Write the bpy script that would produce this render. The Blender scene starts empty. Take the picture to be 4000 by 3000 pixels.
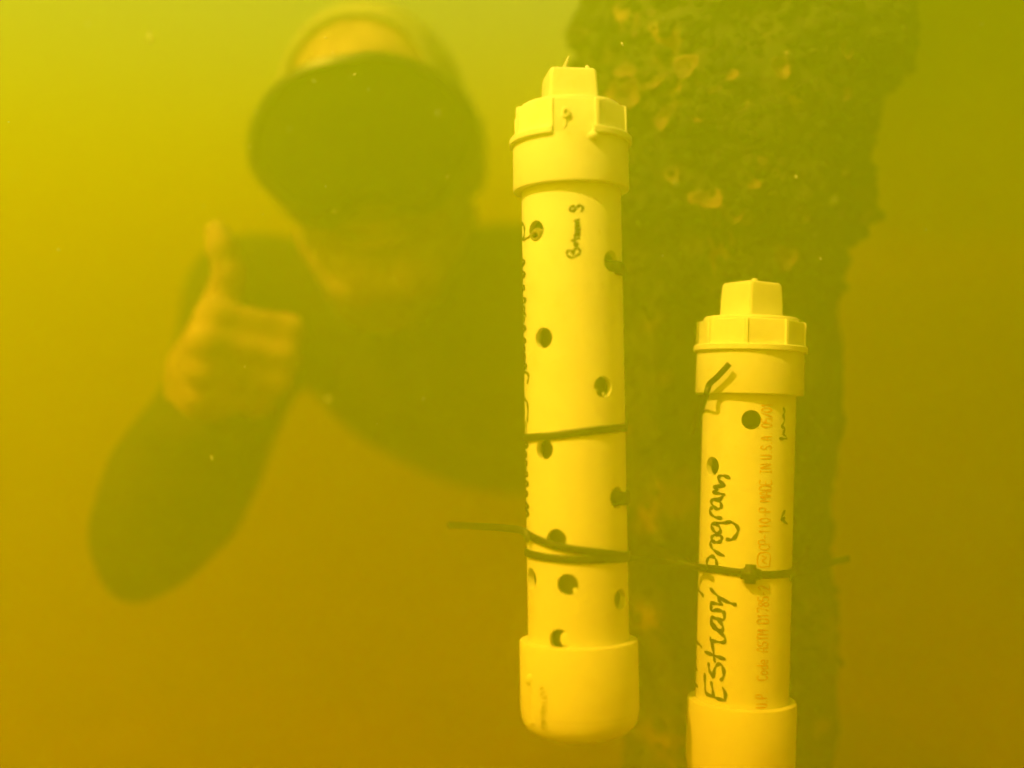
import bpy, bmesh, math, random
import numpy as np
from mathutils import Vector, Matrix

random.seed(7)
RNG = np.random.default_rng(11)
R = math.radians
scene = bpy.context.scene
COL = scene.collection

# ------------------------------------------------------------------ camera, water light, exposure
FPX = 4560.0                      # focal length of the photograph in its own 4000 px wide pixels
cam_data = bpy.data.cameras.new('camera')
cam_data.sensor_width = 36.0
cam_data.lens = 36.0 * FPX / 4000.0
cam_data.clip_start = 0.01
cam_data.clip_end = 200.0
cam_data.dof.use_dof = True
cam_data.dof.focus_distance = 0.712
cam_data.dof.aperture_fstop = 1.2
cam = bpy.data.objects.new('camera', cam_data)
cam.rotation_euler = (R(90), 0, 0)
COL.objects.link(cam)
scene.camera = cam

SUN_EL, SUN_AZ = 48.0, -132.0     # azimuth measured from +Y (the way the camera looks), clockwise
world = bpy.data.worlds.new('World')
scene.world = world
world.use_nodes = True
wn = world.node_tree
sky = wn.nodes.new('ShaderNodeTexSky')
sky.sky_type = 'NISHITA'
sky.sun_disc = False
sky.sun_elevation = R(SUN_EL)
sky.sun_rotation = R(SUN_AZ)
bg = wn.nodes['Background']
bg.inputs['Strength'].default_value = 0.15
wn.links.new(sky.outputs['Color'], bg.inputs['Color'])

sun_data = bpy.data.lights.new('sun', 'SUN')
sun_data.energy = 5.0
sun_data.angle = R(1.5)
sun_data.color = (0.94, 1.0, 0.88)
sun = bpy.data.objects.new('sun', sun_data)
sv = Vector((math.sin(R(SUN_AZ)) * math.cos(R(SUN_EL)), math.cos(R(SUN_AZ)) * math.cos(R(SUN_EL)), math.sin(R(SUN_EL))))
sun.rotation_euler = sv.to_track_quat('Z', 'Y').to_euler()
sun.location = (-1.5, -1.5, 4)
COL.objects.link(sun)

scene.view_settings.view_transform = 'Standard'
scene.view_settings.look = 'None'
scene.view_settings.exposure = 1.28
scene.view_settings.gamma = 1.0
cy = scene.cycles
cy.use_denoising = True
cy.max_bounces = 14
cy.diffuse_bounces = 3
cy.glossy_bounces = 2
cy.transmission_bounces = 2
cy.volume_bounces = 10
cy.sample_clamp_indirect = 4.0

WATER_DENSITY = 4.2
WATER_COLOR = (0.1929, 0.2571, 0.0071)
WATER_ABSORB = (0.7936, 0.5917, 0.0)
WATER_G = 0.60
WATER_TOP = 0.35
BED_Z = -0.55

# ------------------------------------------------------------------ helpers
def P(px, py, d):
    """the point at depth d seen at pixel (px, py) of the photograph"""
    return Vector(((px - 2000) / FPX * d, d, (1500 - py) / FPX * d))

def link(name, me, mat=None, parent=None, smooth=True):
    o = bpy.data.objects.new(name, me)
    COL.objects.link(o)
    if mat: me.materials.append(mat)
    if smooth and len(me.polygons):
        me.polygons.foreach_set('use_smooth', [True] * len(me.polygons))
    if parent: o.parent = parent
    return o

def mesh(name, verts, faces):
    me = bpy.data.meshes.new(name)
    me.from_pydata([tuple(v) for v in verts], [], faces)
    me.validate(clean_customdata=False)
    me.update()
    return me

def autosharp(me, deg=35):
    bm = bmesh.new(); bm.from_mesh(me)
    bmesh.ops.recalc_face_normals(bm, faces=bm.faces)
    for e in bm.edges:
        if len(e.link_faces) == 2 and e.calc_face_angle(0) > R(deg): e.smooth = False
    bm.to_mesh(me); bm.free()

def tag(o, label=None, cat=None, group=None, kind=None):
    if label: o['label'] = label
    if cat: o['category'] = cat
    if group: o['group'] = group
    if kind: o['kind'] = kind
    return o

def empty(name, mat=None):
    o = bpy.data.objects.new(name, None)
    o.empty_display_size = 0.02
    COL.objects.link(o)
    if mat is not None: o.matrix_world = mat
    return o

def lathe(profile, n=96, close=False):
    """profile [(r, z)] revolved about z"""
    vs, fs = [], []
    m = len(profile)
    for r, z in profile:
        for k in range(n):
            a = 2 * math.pi * k / n
            vs.append((max(r, 1e-5) * math.sin(a), -max(r, 1e-5) * math.cos(a), z))
    for j in range(m if close else m - 1):
        j2 = (j + 1) % m
        for k in range(n):
            k2 = (k + 1) % n
            fs.append((j * n + k, j * n + k2, j2 * n + k2, j2 * n + k))
    return vs, fs

def catmull(pts, sub=6, closed=False):
    pts = [np.array(p, float) for p in pts]
    n = len(pts)
    if n < 3 and not closed: 
        return [pts[0] + (pts[1] - pts[0]) * t / sub for t in range(sub + 1)]
    out = []
    rng = range(n) if closed else range(n - 1)
    for i in rng:
        if closed: a, b, c, d = pts[i - 1], pts[i], pts[(i + 1) % n], pts[(i + 2) % n]
        else: a, b, c, d = pts[max(i - 1, 0)], pts[i], pts[i + 1], pts[min(i + 2, n - 1)]
        for s in range(sub):
            t = s / sub
            out.append(0.5 * (2 * b + (c - a) * t + (2 * a - 5 * b + 4 * c - d) * t * t + (3 * b - a - 3 * c + d) * t ** 3))
    if not closed: out.append(pts[-1])
    return out

def sweep(path, normals, w, th, closed=False, vs=None, fs=None):
    """a strap: rectangular section (w across, th along the normal) swept along path"""
    vs = [] if vs is None else vs; fs = [] if fs is None else fs
    b0 = len(vs); n = len(path)
    for i in range(n):
        p = Vector(path[i]); nn = Vector(normals[i]).normalized()
        a = Vector(path[(i - 1) % n] if closed or i else path[i]); c = Vector(path[(i + 1) % n] if closed or i < n - 1 else path[i])
        t = (c - a).normalized(); nn = (nn - t * nn.dot(t)).normalized(); s = t.cross(nn)
        e = th * 0.3
        for u, v in ((-w/2, -th/2), (w/2, -th/2), (w/2, th/2 - e), (w/2 - e, th/2), (-w/2 + e, th/2), (-w/2, th/2 - e)):
            vs.append(p + s * u + nn * v)
    for i in range(n if closed else n - 1):
        j = (i + 1) % n
        for k in range(6):
            fs.append((b0 + i*6 + k, b0 + i*6 + (k+1) % 6, b0 + j*6 + (k+1) % 6, b0 + j*6 + k))
    if not closed:
        fs.append(tuple(b0 + k for k in range(5, -1, -1))); fs.append(tuple(b0 + (n-1)*6 + k for k in range(6)))
    return vs, fs

def blob_verts(vs, fs, c, r, seed, sub=2, rough=0.2, squash=(1, 1, 1), rot=None):
    bm = bmesh.new(); bmesh.ops.create_icosphere(bm, subdivisions=sub, radius=1)
    rg = random.Random(seed); b0 = len(vs)
    for v in bm.verts:
        q = Vector((v.co.x * squash[0], v.co.y * squash[1], v.co.z * squash[2])) * r * (1 + rg.uniform(-rough, rough))
        if rot: q = rot @ q
        vs.append(Vector(c) + q)
    for f in bm.faces: fs.append(tuple(b0 + v.index for v in f.verts))
    bm.free()

def vnoise(p, seed=0):
    """value noise of an (N,3) array, 0..1"""
    p = np.asarray(p, float); i = np.floor(p).astype(np.int64); f = p - i; f = f * f * (3 - 2 * f)
    def h(a, b, c):
        n = (a * 374761393 + b * 668265263 + c * 2147483647 + seed * 974711) & 0x7fffffff
        n = ((n ^ (n >> 13)) * 1274126177) & 0x7fffffff
        return ((n ^ (n >> 16)) & 0xffff) / 65535.0
    r = 0
    for dx in (0, 1):
        for dy in (0, 1):
            for dz in (0, 1):
                w = (f[:, 0] if dx else 1 - f[:, 0]) * (f[:, 1] if dy else 1 - f[:, 1]) * (f[:, 2] if dz else 1 - f[:, 2])
                r = r + w * h(i[:, 0] + dx, i[:, 1] + dy, i[:, 2] + dz)
    return r

def fbm(p, octaves=4, seed=0):
    p = np.asarray(p, float); s = 0; a = 0.5
    for o in range(octaves):
        s = s + a * vnoise(p * 2 ** o, seed + o); a *= 0.5
    return s

# ------------------------------------------------------------------ materials
def new_mat(name):
    m = bpy.data.materials.new(name); m.use_nodes = True
    return m, m.node_tree.nodes, m.node_tree.links, m.node_tree.nodes['Principled BSDF']

def noisy(name, c1, c2, scale=20, rough=0.6, bump=0.0, bump_scale=None, detail=6, lo=0.35, hi=0.65, c3=None, spec=None):
    m, n, l, b = new_mat(name)
    tc = n.new('ShaderNodeTexCoord')
    t = n.new('ShaderNodeTexNoise'); t.inputs['Scale'].default_value = scale; t.inputs['Detail'].default_value = detail
    l.new(tc.outputs['Object'], t.inputs['Vector'])
    r = n.new('ShaderNodeValToRGB'); r.color_ramp.elements[0].position = lo; r.color_ramp.elements[1].position = hi
    r.color_ramp.elements[0].color = (*c1, 1); r.color_ramp.elements[1].color = (*c2, 1)
    if c3:
        e = r.color_ramp.elements.new(min(hi + 0.08, 0.98)); e.color = (*c3, 1)
    l.new(t.outputs['Fac'], r.inputs['Fac']); l.new(r.outputs['Color'], b.inputs['Base Color'])
    b.inputs['Roughness'].default_value = rough
    if spec is not None: b.inputs['Specular IOR Level'].default_value = spec
    if bump:
        t2 = n.new('ShaderNodeTexNoise'); t2.inputs['Scale'].default_value = bump_scale or scale * 4; t2.inputs['Detail'].default_value = 5
        l.new(tc.outputs['Object'], t2.inputs['Vector'])
        bp = n.new('ShaderNodeBump'); bp.inputs['Strength'].default_value = bump; bp.inputs['Distance'].default_value = 0.002
        l.new(t2.outputs['Fac'], bp.inputs['Height']); l.new(bp.outputs['Normal'], b.inputs['Normal'])
    return m

def pvc_material():
    m, n, l, b = new_mat('white_pvc')
    tc = n.new('ShaderNodeTexCoord')
    t = n.new('ShaderNodeTexNoise'); t.inputs['Scale'].default_value = 26; t.inputs['Detail'].default_value = 8
    l.new(tc.outputs['Object'], t.inputs['Vector'])
    r = n.new('ShaderNodeValToRGB')
    r.color_ramp.elements[0].position = 0.3; r.color_ramp.elements[0].color = (0.77, 0.79, 0.76, 1)
    r.color_ramp.elements[1].position = 0.7; r.color_ramp.elements[1].color = (0.83, 0.85, 0.82, 1)
    l.new(t.outputs['Fac'], r.inputs['Fac'])
    v = n.new('ShaderNodeTexNoise'); v.inputs['Scale'].default_value = 240; v.inputs['Detail'].default_value = 2   # small specks of silt
    l.new(tc.outputs['Object'], v.inputs['Vector'])
    r2 = n.new('ShaderNodeValToRGB')
    r2.color_ramp.elements[0].position = 0.745; r2.color_ramp.elements[0].color = (1, 1, 1, 1)
    r2.color_ramp.elements[1].position = 0.79; r2.color_ramp.elements[1].color = (0.5, 0.45, 0.36, 1)
    l.new(v.outputs['Fac'], r2.inputs['Fac'])
    mx = n.new('ShaderNodeMix'); mx.data_type = 'RGBA'; mx.blend_type = 'MULTIPLY'; mx.inputs['Factor'].default_value = 1
    l.new(r.outputs['Color'], mx.inputs['A']); l.new(r2.outputs['Color'], mx.inputs['B'])
    l.new(mx.outputs['Result'], b.inputs['Base Color'])
    g = n.new('ShaderNodeTexNoise'); g.inputs['Scale'].default_value = 9; g.inputs['Detail'].default_value = 9; g.inputs['Roughness'].default_value = 0.65
    l.new(tc.outputs['Object'], g.inputs['Vector'])
    r3 = n.new('ShaderNodeValToRGB')
    r3.color_ramp.elements[0].position = 0.50; r3.color_ramp.elements[0].color = (1, 1, 1, 1)
    r3.color_ramp.elements[1].position = 0.72; r3.color_ramp.elements[1].color = (0.84, 0.80, 0.66, 1)
    l.new(g.outputs['Fac'], r3.inputs['Fac'])
    mx2 = n.new('ShaderNodeMix'); mx2.data_type = 'RGBA'; mx2.blend_type = 'MULTIPLY'; mx2.inputs['Factor'].default_value = 1
    l.new(mx.outputs['Result'], mx2.inputs['A']); l.new(r3.outputs['Color'], mx2.inputs['B'])
    l.new(mx2.outputs['Result'], b.inputs['Base Color'])
    b.inputs['Roughness'].default_value = 0.42
    b.inputs['Specular IOR Level'].default_value = 0.25
    bp = n.new('ShaderNodeBump'); bp.inputs['Strength'].default_value = 0.12; bp.inputs['Distance'].default_value = 0.001
    l.new(t.outputs['Fac'], bp.inputs['Height']); l.new(bp.outputs['Normal'], b.inputs['Normal'])
    return m

M_PVC = pvc_material()
M_INK = noisy('black_marker_ink', (0.012, 0.012, 0.012), (0.03, 0.03, 0.028), 300, 0.7)
M_PRINT = noisy('faded_orange_print', (0.62, 0.20, 0.05), (0.76, 0.42, 0.18), 500, 0.7)
M_TIE = noisy('black_nylon', (0.010, 0.010, 0.010), (0.022, 0.022, 0.020), 120, 0.45)
M_SUIT = noisy('black_neoprene', (0.006, 0.006, 0.005), (0.05, 0.042, 0.026), 16, 0.85, 0.3, 900, 8, 0.36, 0.7, spec=0.15)
M_HOOD = noisy('worn_grey_neoprene', (0.25, 0.255, 0.20), (0.33, 0.335, 0.27), 60, 0.85, 0.3, 900, spec=0.2)
M_RUBBER = noisy('black_silicone', (0.010, 0.010, 0.010), (0.02, 0.02, 0.02), 60, 0.4)
M_SKIN = noisy('wet_skin', (0.27, 0.18, 0.11), (0.41, 0.29, 0.19), 45, 0.6, 0.25, 400, spec=0.2)
M_PILE = noisy('fouled_timber', (0.012, 0.022, 0.008), (0.06, 0.06, 0.022), 24, 0.9, 1.0, 150, 10, 0.36, 0.60, (0.24, 0.15, 0.05))
M_GROWTH = noisy('brown_green_growth', (0.006, 0.012, 0.004), (0.035, 0.034, 0.012), 16, 0.95, 0.8, 300, 5, 0.36, 0.66, (0.16, 0.10, 0.035))
M_SHELL = noisy('weathered_shell', (0.05, 0.034, 0.014), (0.19, 0.11, 0.04), 70, 0.7, 0.8, 300)
M_BARN = noisy('barnacle_shell', (0.14, 0.11, 0.055), (0.36, 0.29, 0.17), 160, 0.75, 0.6, 500)
M_STEEL = noisy('bright_steel', (0.5, 0.48, 0.44), (0.7, 0.68, 0.62), 200, 0.25)
M_LOGGER = noisy('dark_sensor_plastic', (0.24, 0.24, 0.22), (0.32, 0.32, 0.29), 80, 0.6)
M_BED = noisy('brown_silt', (0.16, 0.065, 0.018), (0.34, 0.16, 0.05), 6, 0.95, 0.6, 60)
M_SPECK = noisy('pale_silt_speck', (0.6, 0.57, 0.46), (0.8, 0.77, 0.68), 50, 0.7)
mg, n_, l_, b_ = new_mat('dark_mask_glass')
b_.inputs['Base Color'].default_value = (0.016, 0.02, 0.016, 1); b_.inputs['Roughness'].default_value = 0.06
b_.inputs['IOR'].default_value = 1.15
M_GLASS = mg

# ------------------------------------------------------------------ the water (one closed box of even murk) and the bed
def water_box():
    x0, x1, y0, y1, z0, z1 = -7, 7, -5, 9, BED_Z - 1.0, WATER_TOP
    vs = [(x, y, z) for z in (z0, z1) for y in (y0, y1) for x in (x0, x1)]
    fs = [(0, 2, 3, 1), (4, 5, 7, 6), (0, 1, 5, 4), (2, 6, 7, 3), (0, 4, 6, 2), (1, 3, 7, 5)]
    m = bpy.data.materials.new('murky_water'); m.use_nodes = True
    nt = m.node_tree; nt.nodes.clear()
    out = nt.nodes.new('ShaderNodeOutputMaterial'); pv = nt.nodes.new('ShaderNodeVolumePrincipled')
    pv.inputs['Density'].default_value = WATER_DENSITY
    pv.inputs['Color'].default_value = (*WATER_COLOR, 1)
    pv.inputs['Absorption Color'].default_value = (*WATER_ABSORB, 1)
    pv.inputs['Anisotropy'].default_value = WATER_G
    nt.links.new(pv.outputs['Volume'], out.inputs['Volume'])
    o = link('haze', mesh('haze', vs, fs), m, smooth=False)
    tag(o, 'murky yellow water full of fine silt', kind='stuff')
water_box()

def sea_bed():
    n = 90
    ax = np.linspace(-6.9, 6.9, n); ay = np.linspace(-4.9, 8.9, n)
    X, Y = np.meshgrid(ax, ay)
    p = np.stack([X.ravel(), Y.ravel(), np.zeros(X.size)], 1)
    z = BED_Z + 0.10 * (fbm(p * 1.3, 4, 3) - 0.5)
    vs = np.column_stack([p[:, 0], p[:, 1], z])
    fs = [(j*n+i, j*n+i+1, (j+1)*n+i+1, (j+1)*n+i) for j in range(n-1) for i in range(n-1)]
    o = link('seabed', mesh('seabed', vs, fs), M_BED)
    tag(o, 'brown silty bed far below in the murk', kind='structure')
sea_bed()

def added_shade_deck():  # unseen deck, added above the right side only to darken the water there
    root = empty('added_shade_deck', Matrix.Translation((DECK_X, DECK_Y, 0.62)))
    tag(root, 'added plank deck, out of view overhead, shading the water on the right', 'added_shade_deck')
    rg = random.Random(9)
    vs, fs = [], []
    x = 0.0
    while x < 3.2:                                  # planks run away from the camera, small gaps between them
        w = 0.14 + rg.uniform(-0.004, 0.004); z = rg.uniform(-0.002, 0.002); b0 = len(vs)
        for dz in (0, 0.038):
            for q in ((x, 0), (x + w, 0), (x + w, 4.5), (x, 4.5)): vs.append((q[0], q[1], z + dz))
        fs += [tuple(b0 + i for i in f) for f in ((0, 3, 2, 1), (4, 5, 6, 7), (0, 1, 5, 4), (1, 2, 6, 5), (2, 3, 7, 6), (3, 0, 4, 7))]
        x += w + 0.008
    link('deck', mesh('deck', vs, fs), M_PILE, root, False)
    for y in (0.25, 1.9, 3.6):
        vs = [(-0.02, y, -0.14), (3.22, y, -0.14), (3.22, y + 0.07, -0.14), (-0.02, y + 0.07, -0.14), (-0.02, y, -0.003), (3.22, y, -0.003), (3.22, y + 0.07, -0.003), (-0.02, y + 0.07, -0.003)]
        link('joist', mesh('joist', vs, [(0, 3, 2, 1), (4, 5, 6, 7), (0, 1, 5, 4), (1, 2, 6, 5), (2, 3, 7, 6), (3, 0, 4, 7)]), M_PILE, root, False)
DECK_X, DECK_Y = 0.49, 0.35
added_shade_deck()

# ------------------------------------------------------------------ the two perforated tubes
class Tube:
    def __init__(s, top, bottom, k=1.0):
        """top, bottom: two points of the axis; local z = 0 at bottom"""
        s.k = k; s.O = bottom; s.A = (top - bottom).normalized()
        f = Vector((0, -1, 0)); s.F = (f - s.A * f.dot(s.A)).normalized()
        s.X = s.F.cross(s.A) * -1.0
        if s.X.x < 0: s.X = -s.X
        # local axes: x to the right, y away from the camera, z up the tube
        s.M = Matrix(((s.X.x, -s.F.x, s.A.x, s.O.x), (s.X.y, -s.F.y, s.A.y, s.O.y), (s.X.z, -s.F.z, s.A.z, s.O.z), (0, 0, 0, 1))) @ Matrix.Diagonal((k, k, k, 1))
        s.Mi = s.M.inverted()
    def zat(s, py):
        """local z of the axis point seen at pixel row py"""
        k = (1500 - py) / FPX
        return (k * s.O.y - s.O.z) / (s.A.z - k * s.A.y) / s.k
    def hit(s, px, py, r):
        """(angle, z) on the cylinder of radius r seen at a pixel; clamps to the outline"""
        o = s.Mi @ Vector((0, 0, 0)); d = (s.Mi.to_3x3() @ Vector(((px - 2000) / FPX, 1, (1500 - py) / FPX))).normalized()
        a = d.x**2 + d.y**2; b = o.x*d.x + o.y*d.y; c = o.x**2 + o.y**2 - r*r
        disc = b*b - a*c
        t = (-b - math.sqrt(disc)) / a if disc > 0 else -b / a
        p = o + d * t
        return math.atan2(p.x, -p.y), p.z
    def at(s, th, z, r):
        return Vector((r * math.sin(th), -r * math.cos(th), z))

TA = Tube(P(2229, 640, 0.7105), P(2266.5, 2885, 0.6955))
KB = 0.9445
TB = Tube(P(2930, 1400, 0.774 * KB), P(2889, 3075, 0.7655 * KB), KB)
RP, RI, RC = 0.0302, 0.0262, 0.0353      # pipe outside, pipe inside, coupling and cap

def ink_strokes(T, strokes, r, w, parent, name, mat, lift=0.00025, sub=5, local=False):
    vs, fs = [], []
    for st in strokes:
        pts = st if local else [T.hit(x, y, r) for x, y in st]
        path = catmull(pts, sub) if len(pts) > 1 else [np.array(pts[0]), np.array(pts[0]) + 1e-3]
        P3 = [np.array([p[0] * r, p[1]]) for p in path]
        n = len(P3); b0 = len(vs)
        for i in range(n):
            t = P3[min(i + 1, n - 1)] - P3[max(i - 1, 0)]; t = t / (np.linalg.norm(t) + 1e-9)
            s = np.array([-t[1], t[0]]) * w * 0.5 * (0.85 + 0.3 * math.sin(i * 0.7 + b0))
            ext = t * w * 0.35 * ((i == n - 1) - (i == 0))
            for q in (P3[i] + s * (0.6 if i in (0, n - 1) else 1) + ext, P3[i] - s * (0.6 if i in (0, n - 1) else 1) + ext):
                vs.append(T.at(q[0] / r, q[1], r + lift + 0.00002 * (b0 % 7)))
        for i in range(n - 1): fs.append((b0 + 2*i, b0 + 2*i + 1, b0 + 2*i + 3, b0 + 2*i + 2))
    return link(name, mesh(name, vs, fs), mat, parent)

def pipe_mesh(T, z0, z1, holes):
    vs, fs = lathe([(RP, z0), (RP, z1), (RI, z1), (RI, z0)], 128, close=True)
    po = link('pipe', mesh('pipe', vs, fs), None); autosharp(po.data)
    bm = bmesh.new()
    for th, z, hr in holes:
        mm = Matrix.Translation(T.at(th, z, RP)) @ Matrix.Rotation(th, 4, 'Z') @ Matrix.Rotation(R(90), 4, 'X')
        bmesh.ops.create_cone(bm, cap_ends=True, segments=40, radius1=hr, radius2=hr, depth=0.024, matrix=mm)
    cm = bpy.data.meshes.new('c'); bm.to_mesh(cm); bm.free()
    co = bpy.data.objects.new('c', cm); COL.objects.link(co)
    md = po.modifiers.new('b', 'BOOLEAN'); md.operation = 'DIFFERENCE'; md.object = co; md.solver = 'EXACT'
    dg = bpy.context.evaluated_depsgraph_get()
    me = bpy.data.meshes.new_from_object(po.evaluated_get(dg))
    bpy.data.objects.remove(po); bpy.data.objects.remove(co)
    autosharp(me, 30)
    return me

def rounded_square(half, rad, n=6):
    pts = []
    for k, (sx, sy) in enumerate(((1, 1), (-1, 1), (-1, -1), (1, -1))):
        for i in range(n + 1):
            a = math.pi / 2 * (k + i / n)
            pts.append((sx * (half - rad) + rad * math.cos(a), sy * (half - rad) + rad * math.sin(a)))
    return pts

def loft(rings):
    vs, fs = [], []
    n = len(rings[0])
    for r in rings: vs += r
    for j in range(len(rings) - 1):
        for k in range(n):
            fs.append((j*n+k, j*n+(k+1) % n, (j+1)*n+(k+1) % n, (j+1)*n+k))
    fs.append(tuple(range(n - 1, -1, -1))); fs.append(tuple((len(rings) - 1) * n + k for k in range(n)))
    return vs, fs

def plug_head(z0, z1, rot):
    h = z1 - z0
    rings = []
    for dz, half, rad in ((-0.003, 0.0153, 0.0025), (h * 0.5, 0.01495, 0.0026), (h - 0.003, 0.0146, 0.003), (h - 0.0012, 0.0142, 0.003), (h - 0.0003, 0.0134, 0.003), (h, 0.0120, 0.003)):
        rings.append([(x * math.cos(rot) - y * math.sin(rot), x * math.sin(rot) + y * math.cos(rot), z0 + dz) for x, y in rounded_square(half, rad)])
    # shallow dish in the top
    vs, fs = loft(rings)
    return vs, fs

def make_tube(T, z, name, label, holes, oct_rot, knob_rot, flange_gap):
    root = empty(name, T.M)
    tag(root, label, 'monitoring tube', 'perforated white tubes tied to the piling')
    # pipe with its real drilled holes
    me = pipe_mesh(T, 0.012, z['coup'] + 0.02, holes)
    link('pipe', me, M_PVC, root)
    # bottom cap: rounded dome below, open rim above
    r = RC + 0.0001
    prof = [(0.0350 * (1 - (1 - t) ** 2.5) ** 0.4 if t > 0 else 0.0, 0.0170 * t) for t in (0, .004, .015, .035, .07, .12, .18, .26, .36, .48, .62, .78, .93)]
    prof += [(0.0350, 0.0170), (0.0350, 0.0174), (r, 0.0178), (r, 0.022), (r, z['cap'] - 0.0012), (r - 0.0004, z['cap'] - 0.0004), (r - 0.0013, z['cap']), (RP + 0.0002, z['cap']), (RP + 0.0002, 0.016)]
    vs, fs = lathe(prof, 112); cap = link('end_cap', mesh('end_cap', vs, fs), M_PVC, root); autosharp(cap.data, 28)
    # coupling sleeve
    prof = [(RP + 0.0002, z['coup'] + 0.015), (RP + 0.0002, z['coup']), (RC - 0.0012, z['coup']), (RC - 0.0003, z['coup'] + 0.0004), (RC, z['coup'] + 0.0014), (RC - 0.0003, z['fl0'] - 0.001), (RC - 0.0003, z['fl0'] + 0.001)]
    vs, fs = lathe(prof, 112); c = link('coupling', mesh('coupling', vs, fs), M_PVC, root); autosharp(c.data, 28)
    # flange, octagonal collar with its ribs, round shoulder
    vs, fs = [], []
    g0, g1 = flange_gap
    nseg = 120; ring = []
    rf = 0.0373
    for k in range(nseg + 1):
        a = g1 + (2 * math.pi - (g1 - g0)) * k / nseg
        rr = rf + 0.0002 * math.sin(a * 5)
        for (q, zz) in ((RC - 0.003, z['fl0']), (rr - 0.0006, z['fl0']), (rr, z['fl0'] + 0.0007), (rr, z['fl1'] - 0.0007), (rr - 0.0006, z['fl1']), (RC - 0.003, z['fl1'])):
            vs.append(T.at(a, zz, q))
    for k in range(nseg):
        for i in range(6):
            fs.append((k*6+i, k*6+(i+1) % 6, (k+1)*6+(i+1) % 6, (k+1)*6+i))
    fs.append(tuple(range(6))); fs.append(tuple(nseg*6 + i for i in range(5, -1, -1)))
    fl = link('flange', mesh('flange', vs, fs), M_PVC, root); autosharp(fl.data)
    rings = []
    zo0, zo1 = z['fl0'] + 0.0008, z['oct']
    def octring(ro, zz):
        pts = []
        for k in range(8):
            a0 = oct_rot + k * math.pi / 4
            for da, rr in ((-0.045, 0), (-0.028, 0.0009), (0.028, 0.0009), (0.045, 0)):
                a = a0 + da
                u = (a - a0 + math.pi / 8) % (math.pi / 4) - math.pi / 8
                rad = ro * math.cos(math.pi / 8) / math.cos(math.pi / 8 - abs(u)) + rr
                pts.append(tuple(T.at(a, zz, rad)))
        return pts
    for ro, zz in ((0.0352, zo0), (0.0352, zo1 - 0.0010), (0.0350, zo1 - 0.0004), (0.0343, zo1)): rings.append(octring(ro, zz))
    vs, fs = loft(rings); oc = link('octagonal_collar', mesh('octagonal_collar', vs, fs), M_PVC, root); autosharp(oc.data, 20)
    prof = [(0.0312, zo1 - 0.001), (0.0312, zo1 + 0.0012), (0.0302, zo1 + 0.0026), (0.026, zo1 + 0.0030), (0.0, zo1 + 0.0031)]
    vs, fs = lathe(prof, 80); sh = link('plug_shoulder', mesh('plug_shoulder', vs, fs), M_PVC, root); autosharp(sh.data, 28)
    vs, fs = plug_head(zo1 + 0.003, z['knob'], knob_rot); kn = link('square_plug', mesh('square_plug', vs, fs), M_PVC, root); autosharp(kn.data, 28)
    # what hangs inside
    vs, fs = lathe([(0, 0.03), (0.017, 0.032), (0.019, 0.036), (0.019, z['coup'] - 0.04), (0.012, z['coup'] - 0.02), (0, z['coup'] - 0.02)], 40)
    link('sensor_body', mesh('sensor_body', vs, fs), M_LOGGER, root)
    return root

def holes_of(T, spots, r=0.0062):
    return [(*T.hit(x, y, RP), r) for x, y in spots]

zA = dict(cap=TA.zat(2494), coup=TA.zat(751), fl0=TA.zat(574), fl1=TA.zat(546), oct=TA.zat(440), knob=TA.zat(288))
zB = dict(cap=TB.zat(2728), coup=TB.zat(1543), fl0=TB.zat(1379), fl1=TB.zat(1354), oct=TB.zat(1259), knob=TB.zat(1106))
hA = holes_of(TA, [(2092, 901), (2122, 1320), (2125, 1755), (2172, 2108), (2217, 2284), (2184, 2500), (2357, 1511)])
hA += [(R(47), TA.zat(1043), 0.0064), (R(50), TA.zat(1940), 0.0064), (R(-68), TA.zat(2248), 0.0062), (R(53), TA.zat(2327), 0.0062),
       (R(150), TA.zat(1150), 0.0062), (R(-140), TA.zat(1500), 0.0062)]
hB = holes_of(TB, [(2935, 1640), (2781, 1821)])
hB += [(R(120), TB.zat(2000), 0.0062), (R(-130), TB.zat(2350), 0.0062)]
tube_a = make_tube(TA, zA, 'monitoring_tube', 'taller white perforated pipe tube nearest the camera, marked Bottom S by hand', hA, R(-21), R(8.6), (R(-20), R(19)))
tube_b = make_tube(TB, zB, 'monitoring_tube', 'shorter white pipe tube marked Estuary Program, with orange factory print down its side', hB, R(-16), R(-58.6), (R(-180), R(-180)))

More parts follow.
